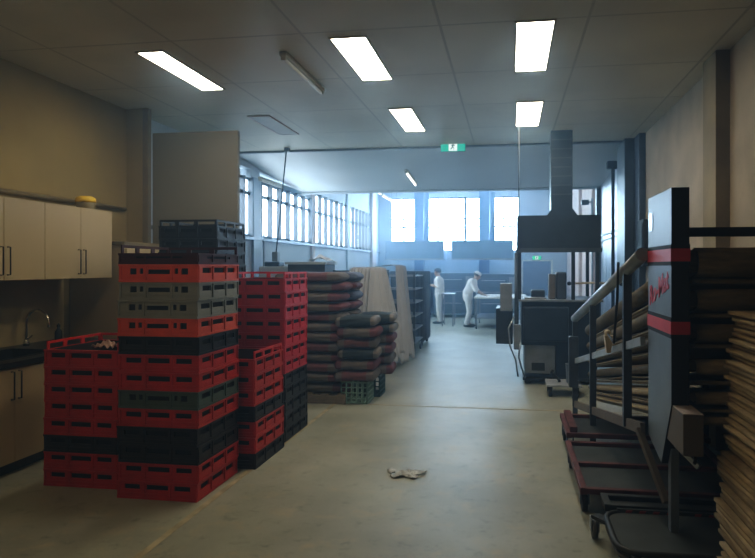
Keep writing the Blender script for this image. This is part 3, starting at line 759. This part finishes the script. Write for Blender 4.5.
# baker leaning over the table, both hands on the top
t, cp = person('baker in white with white cap leaning over the white table', (-1.13, 16.55, 0),
    [((-.02, -.09, .80), (.03, -.10, .44), (-.05, -.10, .085), (.09, -.11, .03)), ((-.02, .09, .80), (.02, .10, .44), (-.03, .10, .085), (.11, .11, .03))],
    (-.02, 0, .86), (.02, 0, 1.03), (.10, 0, 1.20), (.17, 0, 1.32), (.24, 0, 1.405), (1, 0, -.55),
    [((.11, -.18, 1.26), (.20, -.20, 1.02), (.38, -.12, .90), (1, .15, -.2), (0, 0, -1), .35), ((.11, .18, 1.26), (.21, .20, 1.02), (.40, .10, .90), (1, -.15, -.2), (0, 0, -1), .35)])
cp.build('cap', 'whites', t)
# flat dough pieces on the table
def dough(x, y, lab):
    o = MB().lathe([(.01, 0), (.075, .002), (.085, .012), (.06, .03), (.002, .036)], n=18).build('dough_piece', 'paper_white'); o.location = (x, y, .85); tag(o, lab, 'dough', 'dough pieces on the table')
dough(-.62, 16.6, 'pale round dough piece under the hands of the leaning baker'); dough(-.3, 16.3, 'pale round dough piece alone nearer the table front')

# ------------------------------------------------------------------ dough machine with hood
dm = thing('dough_divider', 'dark dough make-up machine under a square steel hood', 'machine', (.66, 8.9, 0))
def bx(name, m, x0, x1, y0, y1, z0, z1, bev=.006, parent=dm):
    return MB().box(x0-.66, x1-.66, y0-8.9, y1-8.9, z0, z1).build(name, m, parent, bevel=bev)
hd = MB(); b0 = 1.88
hd.box(.10-.66, 1.22-.66, 8.4-8.9, 8.42-8.9, b0, 2.34).box(.10-.66, 1.22-.66, 9.58-8.9, 9.6-8.9, b0, 2.34).box(.10-.66, .12-.66, 8.42-8.9, 9.58-8.9, b0, 2.34).box(1.20-.66, 1.22-.66, 8.42-8.9, 9.58-8.9, b0, 2.34).box(.10-.66, 1.22-.66, 8.4-8.9, 9.6-8.9, 2.34, 2.36)
h = hd.build('hood', 'machine_dark', dm)
MB().box(.10-.675, 1.22-.645, 8.385-8.9, 8.40-8.9, b0-.03, b0+.03).build('hood_rim', 'steel_dark', h)
du = MB().prism([(-.16, 2.36), (.30, 2.36), (.22, 2.47), (-.08, 2.47)], 1, -.22, .22); du.box(-.08, .22, -.15, .15, 2.47, 3.6); dd = du.build('duct', 'machine_dark', dm)
cs = MB()
for k in range(7): cs.box(-.085, .225, -.155, .155, 2.68+k*.13, 2.695+k*.13)
cs.build('duct_seam', 'steel_dark', dd)
for x in (.13, .86, 1.18):
    bx('post', 'dark_steel', x-.025, x+.025, 8.45, 8.5, 1.2, b0); 
for x in (.13, 1.18): bx('post', 'dark_steel', x-.025, x+.025, 9.5, 9.55, 1.2, b0)
bx('worktop', 'steel_dull', .12, 1.26, 8.42, 9.58, 1.17, 1.20)
bx('body', 'machine_dark', .16, 1.22, 8.5, 9.55, .56, 1.17)
lp = bx('lower_body', 'steel_dull', .20, .62, 8.55, 9.4, .16, .56); bx('vent', 'panel_black', .30, .48, 8.535, 8.55, .20, .31, parent=lp)
bx('lower_body', 'machine_dark', .64, 1.2, 8.6, 9.4, .10, .56)
bx('base_frame', 'dark_steel', .18, 1.2, 8.6, 9.5, .05, .10)
for x in (.25, 1.12):
    for y in (8.7, 9.4): bx('foot', 'rubber', x-.04, x+.04, y-.04, y+.04, 0, .05)
bx('drum', 'machine_dark', .18, .8, 8.44, 8.5, .62, 1.10, bev=.02)
cbx = bx('control_box', 'steel_dull', -.14, .03, 8.5, 8.75, 1.03, 1.42, bev=.01)
bx('control_box', 'steel_dull', .05, .15, 8.45, 8.6, .50, .85, bev=.01)
bx('side_chute', 'dark_steel', -.2, .04, 8.65, 9.3, .55, 1.06, bev=.01)
MB().cyl((-.57, -.4, .55), (-.57, -.4, 1.85), .03, 10).build('conduit_post', 'steel_dark', dm)
MB().tube([(-.6, -.42, .95), (-.68, -.45, .8), (-.66, -.45, .55), (-.58, -.42, .35), (-.55, -.4, .12)], .012, 8).build('hose', 'steel_brushed', dm)
MB().tube([(-.52, -.44, .6), (-.54, -.45, .4), (-.5, -.42, .25), (-.45, -.38, .1)], .014, 8).build('hose', 'steel_dull', dm)
mh = bx('dividing_head', 'motor_brown', .54, .63, 8.55, 8.8, 1.20, 1.55, bev=.01); bx('dividing_head', 'steel_dark', .64, .78, 8.55, 8.85, 1.20, 1.58, bev=.02)
bx('motor', 'steel_dark', .30, .50, 8.75, 8.95, 1.20, 1.32, bev=.02)
bx('pressing_plate', 'steel_brushed', .2, .5, 8.5, 8.7, 1.20, 1.225)
MB().tube([(.16, -.3, 1.42), (.5, -.3, 1.43), (.85, -.35, 1.42)], .015, 8).build('lever_bar', 'cream_pole', dm)
MB().ball((.16, -.3, 1.42), .03).build('knob', 'rubber', dm); MB().ball((.86, -.35, 1.42), .035).build('knob', 'rubber', dm)
tag(MB().tube([(.12, 8.3, 1.9), (.12, 8.3, 3.6)], .008, 6).build('hanging_rod', 'dark_steel'), 'thin dark rod from the ceiling to the corner of the machine hood', 'rod')
# small platform trolley before the machine
tl = thing('platform_trolley', 'small flat trolley holding odd metal parts before the dough machine', 'trolley', (.66, 7.95, 0))
MB().box(-.2, .24, -.2, .25, .13, .155).build('deck', 'shelf_steel', tl, bevel=.004)
for sx in (-.15, .18):
    for sy in (-.14, .19): MB().cyl((sx-.02, sy, .055), (sx+.02, sy, .055), .055, 14).box(sx-.025, sx+.025, sy-.02, sy+.02, .09, .13).build('caster', 'rubber', tl)
pb = thing('metal_bin', 'small grey metal bin standing on the flat trolley', 'bin', (.79, 7.95, .155))
MB().lathe([(.06, 0), (.07, .005), (.08, .24), (.085, .245)], n=18).build('bucket', 'steel_dull', pb)
pb = thing('tool_head', 'dark spiral tool lying on the flat trolley', 'tool', (.58, 7.92, .155))
MB().tube([(.0+.05*math.cos(a), .05*math.sin(a), .02+.035*a) for a in [k*.5 for k in range(9)]], .018, 8).build('hook', 'dark_steel', pb)

# wall fittings on the right
tag(MB().tube([(1.75, 10.67, 0), (1.75, 10.67, 3.45)], .03, 10).box(1.65, 1.88, 10.6, 10.74, 3.34, 3.46).build('drain_pipe', 'panel_black'), 'black upright pipe before the shiny metal wall sheets', 'pipe')
sb = thing('switch_box', 'narrow black electrical box at the end of the plaster wall', 'box', (1.9, 8.95, 1.66))
MB().box(-.06, .05, -.22, .22, 0, .66).build('box', 'panel_black', sb, bevel=.008)
MB().box(-.07, -.06, -.18, .18, .06, .60).build('cover', 'panel_black', sb, bevel=.004)
cam_ = thing('wall_camera', 'small dark bracket camera on the pale rear wall', 'camera', (1.86, 14.35, 3.15))
MB().box(-.22, -.05, -.06, .06, -.06, .06).build('body', 'dark_steel', cam_, bevel=.01); MB().tube([(-.05, 0, 0), (0, 0, .02)], .015, 8).build('bracket', 'dark_steel', cam_)
tag(MB().tube([(1.83, 13.9, 0), (1.83, 13.9, 3.2)], .025, 8).build('rear_pipe', 'steel_dull'), 'slim pipe on the pale rear wall beyond the metal sheets', 'pipe')

# ------------------------------------------------------------------ inclined belt conveyor
cv = thing('belt_conveyor', 'long inclined multi-belt dough conveyor with a tall blue-grey end panel', 'conveyor', (.9, 4.2, 0))
O = Vector((.9, 4.2, 0))
def PT(u, z, w=0.):
    """u along the frame (0 near .. 1 far), z = height at the near end shifted down the slope, w from aisle side (0) to wall side (1)"""
    xl = .83-.13*u; xr = 1.78-.10*u
    return Vector((xl+(xr-xl)*w, 3.95+2.75*u, z))-O
def zt(u): return 1.73-.64*u
def zb(u): return .63-.47*u
for w in (0, 1):
    MB().tube([PT(-.0, zt(0), w), PT(.5, zt(.5), w), PT(1, zt(1), w)], .045, 12).build('top_rail', 'rail_grey', cv)
    MB().bar(PT(0, zb(0), w), PT(1, zb(1), w), .03, .07).build('bottom_rail', 'motor_brown', cv)
    f = lambda u: zt(u)*.52+zb(u)*.48
    MB().bar(PT(0, f(0)-.02, w), PT(1, f(1)-.02, w), .03, .055).build('middle_rail', 'rail_grey', cv)
    for u in (.15, .62, 1.0):
        MB().bar(PT(u, zb(u)-.02, w), PT(u, zt(u), w), .055, .05, up=(0, 1, 0)).build('post', 'steel_dark', cv)
for u in (.62, 1.0):
    for w in (0, 1): MB().bar(PT(u, 0, w), PT(u, zb(u), w), .05, .05, up=(0, 1, 0)).build('leg', 'steel_dark', cv)
# belts: flattened loops, sagging underneath
def belt(k, zc, hh, m):
    b = MB(); u0, u1 = -.17, .985; n = 26; path = []
    def ctr(u): 
        fr = (zc-.71)/1.12; zB = zb(u)+.03; zT = zt(u)-.03
        return zB+(zT-zB)*fr
    for i in range(n+1):
        u = u0+(u1-u0)*i/n; path.append((u, ctr(u)+hh/2))
    for a in range(1, 6):
        an = PI/2-PI*a/6; path.append((u1+hh/2*math.cos(an)/2.75, ctr(u1)+hh/2*math.sin(an)))
    for i in range(n, -1, -1):
        u = u0+(u1-u0)*i/n; s = (i/n); path.append((u, ctr(u)-hh/2-(.016 if hh > .05 else .004)*abs(math.sin(2*PI*s))))
    for a in range(1, 8):
        an = -PI/2-PI*a/8; path.append((u0+hh/2*math.cos(an)/2.75, ctr(u0)+hh/2*math.sin(an)))
    def ring(w, ins):
        return [b.bm.verts.new(PT(u, z, w)) for u, z in path]
    A, B = ring(.16, 0), ring(.965, 0); N = len(path)
    for i in range(N):
        f = b.bm.faces.new((A[i], A[(i+1) % N], B[(i+1) % N], B[i])); f.smooth = True
    o = b.build('belt', m, cv, solid=.012 if hh > .05 else .006)
    sd = MB()
    sd.tube([PT(u0+(u1-u0)*q/14, ctr(u0+(u1-u0)*q/14)+hh*.04, .158) for q in range(15)], hh*.40, 12)
    sd.build('side_guard', 'belt_brown' if hh > .06 else 'belt_light', o)
    for uu in (u0, u1): MB().cyl(PT(uu, ctr(uu), .18), PT(uu, ctr(uu), .955), max(.006, hh/2-.012), 14).build('roller', 'steel_dark', o)
for k, (zc, hh) in enumerate([(1.69, .15), (1.582, .024), (1.475, .11), (1.385, .02), (1.285, .085), (1.21, .018), (1.09, .075), (1.0, .016), (.91, .06), (.84, .014), (.78, .04)]):
    belt(k, zc, hh, 'belt_brown' if k in (0, 2, 4) else 'belt_light')
# near cross bar
MB().box(.955-O.x, 1.80-O.x, 3.52-O.y, 3.57-O.y, 1.82, 1.87).build('cross_bar', 'panel_black', cv)
# end panel
pn = MB().prism([(3.4-O.y, .9), (3.4-O.y, 2.08), (3.95-O.y, 2.08), (3.95-O.y, .60), (3.62-O.y, .52)], 0, .862-O.x, .955-O.x).build('end_panel', ['panel_bluegrey', 'panel_black'], cv, bevel=.003)
for p in pn.data.polygons:
    if p.normal.y < -.7 and abs(p.normal.x) < .1: p.material_index = 1
for z in (1.68, 1.285):
    MB().box(.858-O.x, .959-O.x, 3.396-O.y, 3.954-O.y, z, z+.07).build('red_band', 'red_stripe', pn)
    MB().box(.8595-O.x, .9575-O.x, 3.3975-O.y, 3.9525-O.y, z-.022, z+.092).build('black_band', 'panel_black', pn)
fc = bpy.data.curves.new('lettering', 'FONT'); fc.body = 'Ro-Mat'; fc.size = .155; fc.extrude = .001; fc.shear = .25; fc.align_x = 'CENTER'; fc.offset = .004
fo = bpy.data.objects.new('lettering', fc); C.objects.link(fo)
dg = bpy.context.evaluated_depsgraph_get(); me = bpy.data.meshes.new_from_object(fo.evaluated_get(dg)); bpy.data.objects.remove(fo)
me.materials.clear(); me.materials.append(M['red_stripe'])
fo = bpy.data.objects.new('lettering', me); C.objects.link(fo); fo.parent = pn
# text on the aisle side (faces -X): reading direction runs towards the camera
mr = Matrix(((0, 0, -1), (-1, 0, 0), (0, 1, 0))).to_4x4()
fo.matrix_local = Matrix.Translation(((.8595-O.x), 3.675-O.y, 1.475)) @ Matrix.Rotation(math.radians(-15), 4, 'X') @ mr
MB().box(.858-O.x, .862-O.x, 3.82-O.y, 3.92-O.y, 1.87, 1.98).build('data_plate', 'steel_brushed', pn)
# stand and drive
MB().box(.90-O.x, .945-O.x, 3.56-O.y, 3.62-O.y, 0, .95).build('stand_post', 'panel_bluegrey', cv, bevel=.003)
MB().box(.84-O.x, 1.0-O.x, 3.5-O.y, 3.68-O.y, 0, .015).build('foot_plate', 'steel_dull', cv)
MB().bar(Vector((.81, 3.98, .62))-O, Vector((.90, 3.66, .28))-O, .035, .035).build('brace', 'motor_brown', cv)
mb = MB().box(.868-O.x, .968-O.x, 3.2-O.y, 3.58-O.y, .69, .90).build('motor_box', 'motor_brown', cv, bevel=.004)
MB().box(.868-O.x, .968-O.x, 3.2-O.y, 3.58-O.y, .9005, .905).build('lid', 'hazard_white', mb)
MB().bar(Vector((.92, 3.56, .66))-O, Vector((1.02, 3.45, .56))-O, .025, .03).build('link_arm', 'steel_brushed', cv)
MB().tube([Vector((.955, 3.3, .69))-O, Vector((.96, 3.32, .62))-O, Vector((.98, 3.4, .6))-O], .008, 6).build('cable', 'panel_black', cv)
# pendant control with its cable on the second post
pu = .30
q = [PT(.15, zt(.15)+.05)+Vector((-.06, 0, 0)), PT(.16, zt(.16)-.2)+Vector((-.06, 0, 0)), PT(.2, zt(.2)-.5)+Vector((-.06, 0, 0)), PT(.27, 1.14)+Vector((-.06, 0, 0))]
MB().tube(q, .009, 8).build('pendant_cable', 'panel_black', cv)
ps = MB(); c = PT(.28, 1.13)+Vector((-.06, 0, 0)); ps.prism([(c.x-.025, c.z), (c.x+.04, c.z), (c.x+.02, c.z-.13), (c.x-.01, c.z-.13)], 1, c.y-.03, c.y+.03); ps.ball(c+Vector((0, 0, .02)), .025); ps.build('pendant_switch', 'cream_pole', cv)
MB().bar(PT(1, .9)+Vector((-.02, -.02, 0)), PT(1, .35)+Vector((-.02, -.02, 0)), .1, .1, up=(0, 1, 0)).build('drive_housing', 'steel_dark', cv, bevel=.01)

# ------------------------------------------------------------------ dollies under the conveyor
def wheel(b, x, y, r=.055, w=.03, ang=0):
    dx, dy = math.cos(ang)*w/2, math.sin(ang)*w/2
    b.cyl((x-dx, y-dy, r), (x+dx, y+dy, r), r, 18)
def dolly(x0, x1, y0, y1, label, m_frame, m_deck, bars=3, zt_=.19, wheels=((0, 0), (1, 0), (0, 1), (1, 1)), wm='rubber'):
    t = thing('crate_dolly', label, 'dolly', ((x0+x1)/2, (y0+y1)/2, 0), 0, 'crate dollies under the conveyor'); w, l = (x1-x0)/2, (y1-y0)/2
    f = MB()
    for s in (-1, 1): f.box(s*w-.022, s*w+.022, -l, l, zt_-.045, zt_)
    for k in range(bars):
        y = -l+.02+k*(2*l-.04)/(bars-1); f.box(-w, w, y-.022, y+.022, zt_-.04, zt_-.002)
    f.build('frame', m_frame, t, bevel=.004)
    MB().box(-w+.025, w-.025, -l+.05, l-.05, zt_-.05, zt_-.03).build('deck', m_deck, t)
    for i, j in wheels:
        x = (-w+.02) if i == 0 else w-.06; y = (-l+.14) if j == 0 else l-.10
        c = MB(); c.box(x-.03, x-.022, y-.03, y+.03, .05, zt_-.045).box(x+.022, x+.03, y-.03, y+.03, .05, zt_-.045).box(x-.03, x+.03, y-.03, y+.03, zt_-.06, zt_-.045)
        c = c.build('caster_fork', 'steel_dark', t)
        b = MB(); wheel(b, x, y, .055, .036); b.build('wheel', wm, c)
    return t
t = dolly(.50, 1.62, 5.25, 5.95, 'maroon framed dolly farthest under the conveyor', 'frame_maroon', 'deck_black', bars=2, zt_=.235)
for x in (-.52,): MB().box(x-.03, x+.03, -.33, .30, .235, .28).build('end_rail', 'frame_maroon', t)
dolly(.48, 1.55, 4.05, 5.15, 'long maroon framed dolly with three crossbars', 'frame_maroon', 'deck_grey', bars=3, zt_=.2)
t = dolly(.60, 1.42, 3.83, 4.03, 'black dolly with a red and white striped edge', 'deck_black', 'deck_black', bars=2, zt_=.185, wheels=((1, 0),))
MB().box(-.36, .40, -.122, -.102, .12, .17).build('hazard_edge', 'deck_grey', t)
for k in range(9):
    if k in (4,): continue
    x = -.33+k*.08; MB().prism([(x, .125), (x+.035, .125), (x+.06, .165), (x+.025, .165)], 1, -.127, -.120).build('hazard_stripe', 'hazard_red', t)
fd = thing('crate_dolly', 'black round-cornered dolly nearest the camera beside the conveyor stand', 'dolly', (.98, 3.55, 0), 0, 'crate dollies under the conveyor')
def rr(w, l, r, n=6):
    pts = []
    for cx, cy, a0 in ((w-r, l-r, 0), (-w+r, l-r, PI/2), (-w+r, -l+r, PI), (w-r, -l+r, 3*PI/2)):
        pts += [(cx+r*math.cos(a0+PI/2*k/n), cy+r*math.sin(a0+PI/2*k/n)) for k in range(n+1)]
    return pts
MB().prism(rr(.40, .26, .12), 2, .135, .15).build('deck', 'deck_grey', fd, bevel=.004)
MB().tube([(x, y, .145) for x, y in rr(.41, .27, .12)], .018, 8, closed=True).build('rim', 'deck_black', fd)
MB().tube([(x, y, .10) for x, y in rr(.405, .265, .12)], .012, 8, closed=True).build('lower_rim', 'wheel_grey', fd)
for sx, sy in ((-1, -1), (1, -1), (-1, 1), (1, 1)):
    out = sx < 0 and sy > 0; x, y = sx*.30-(.17 if out else 0), sy*.17+(.05 if out else 0)
    fk = MB().box(x-.026, x-.02, y-.03, y+.03, .045, .13).box(x+.02, x+.026, y-.03, y+.03, .045, .13).build('caster_fork', 'steel_brushed', fd)
    if out: MB().bar((-.38, .10, .14), (x, y, .136), .06, .02).build('caster_arm', 'deck_black', fd)
    b = MB(); wheel(b, x, y, .052, .03); b.build('wheel', 'wheel_grey', fk)

# ------------------------------------------------------------------ flattened cartons
rc = random.Random(11)
cms = []
for i in range(4):
    b = MB(); L, W = .62, 1.05
    b.grid(lambda u, v: ((u-.5)*L, (v-.5)*W, .002*math.sin(3*u+i*2)+.002*math.sin(4*v+i)), 6, 10)
    me = b.mesh('flattened_carton')
    cms.append(me)
n = 52; z = 0; off = 0
for k in range(n):
    o = bpy.data.objects.new('flattened_carton', cms[k % 4].copy() if k < 12 else cms[k % 4]); C.objects.link(o)
    if not o.data.materials: o.data.materials.append(M[('card', 'card_b', 'card_c')[k % 3]])
    h = 1.425/n
    if k % 13 == 0: off = rc.uniform(-.03, .03)
    lean = -.03+.06*k/n
    o.location = (1.40+off+lean+rc.uniform(-.012, .012), 2.75+rc.uniform(-.02, .02), z+h/2+.004)
    o.rotation_euler = (rc.uniform(-.002, .002), rc.uniform(-.004, .004), rc.uniform(-.025, .025))
    md = o.modifiers.new('solid', 'SOLIDIFY'); md.thickness = h*.66; md.offset = 0
    z += h
    if k == n-1: tag(o, 'uppermost flattened brown carton on the tall cardboard pile', 'carton', 'flattened cartons')
    else: tag(o, 'flattened brown carton within the tall cardboard pile beside the conveyor', 'carton', 'flattened cartons')

# scrap on the floor
def scrap(u, v):
    x, y = (u-.5)*.24, (v-.5)*.16
    r = 1+.35*math.sin(5*math.atan2(y, x+1e-6))
    return (x*r, y*r, .004+.022*abs(math.sin(11*u+5*v)*math.cos(9*v-3*u)))
o = MB().grid(scrap, 18, 14).build('plastic_scrap', 'litter_white', solid=.001); o.location = (-.82, 4.70, .002)
tag(o, 'scrap of crumpled clear wrapping lying alone on the concrete floor', 'litter')

# ------------------------------------------------------------------ camera, light, world
cd = bpy.data.cameras.new('camera'); co = bpy.data.objects.new('camera', cd); C.objects.link(co)
co.location = (0, 0, 1.65); co.rotation_euler = (PI/2, 0, math.atan(88/600))
cd.sensor_width = 36; cd.lens = 36*600/755; cd.shift_x = -(422-377.5)/755; cd.shift_y = -(279-267)/755; cd.clip_start = .05
sc.camera = co
w = bpy.data.worlds.new('world'); sc.world = w; w.use_nodes = True
nt = w.node_tree; bg = nt.nodes['Background']; bg.inputs[0].default_value = (.6, .75, 1, 1); bg.inputs[1].default_value = .3
HAZE = True
if HAZE:
    vs = nt.nodes.new('ShaderNodeVolumeScatter'); vs.inputs['Color'].default_value = (.42, .68, 1, 1); vs.inputs['Density'].default_value = .033; vs.inputs['Anisotropy'].default_value = .35
    nt.links.new(vs.outputs[0], nt.nodes['World Output'].inputs['Volume'])
sc.view_settings.view_transform = 'Standard'; sc.view_settings.look = 'None'; sc.view_settings.exposure = .16
vs_ = sc.view_settings; vs_.use_curve_mapping = True
cm = vs_.curve_mapping; cu = cm.curves[3]
for x, y in ((.03, .017), (.10, .085), (.30, .31)): cu.points.new(x, y)
cm.update()
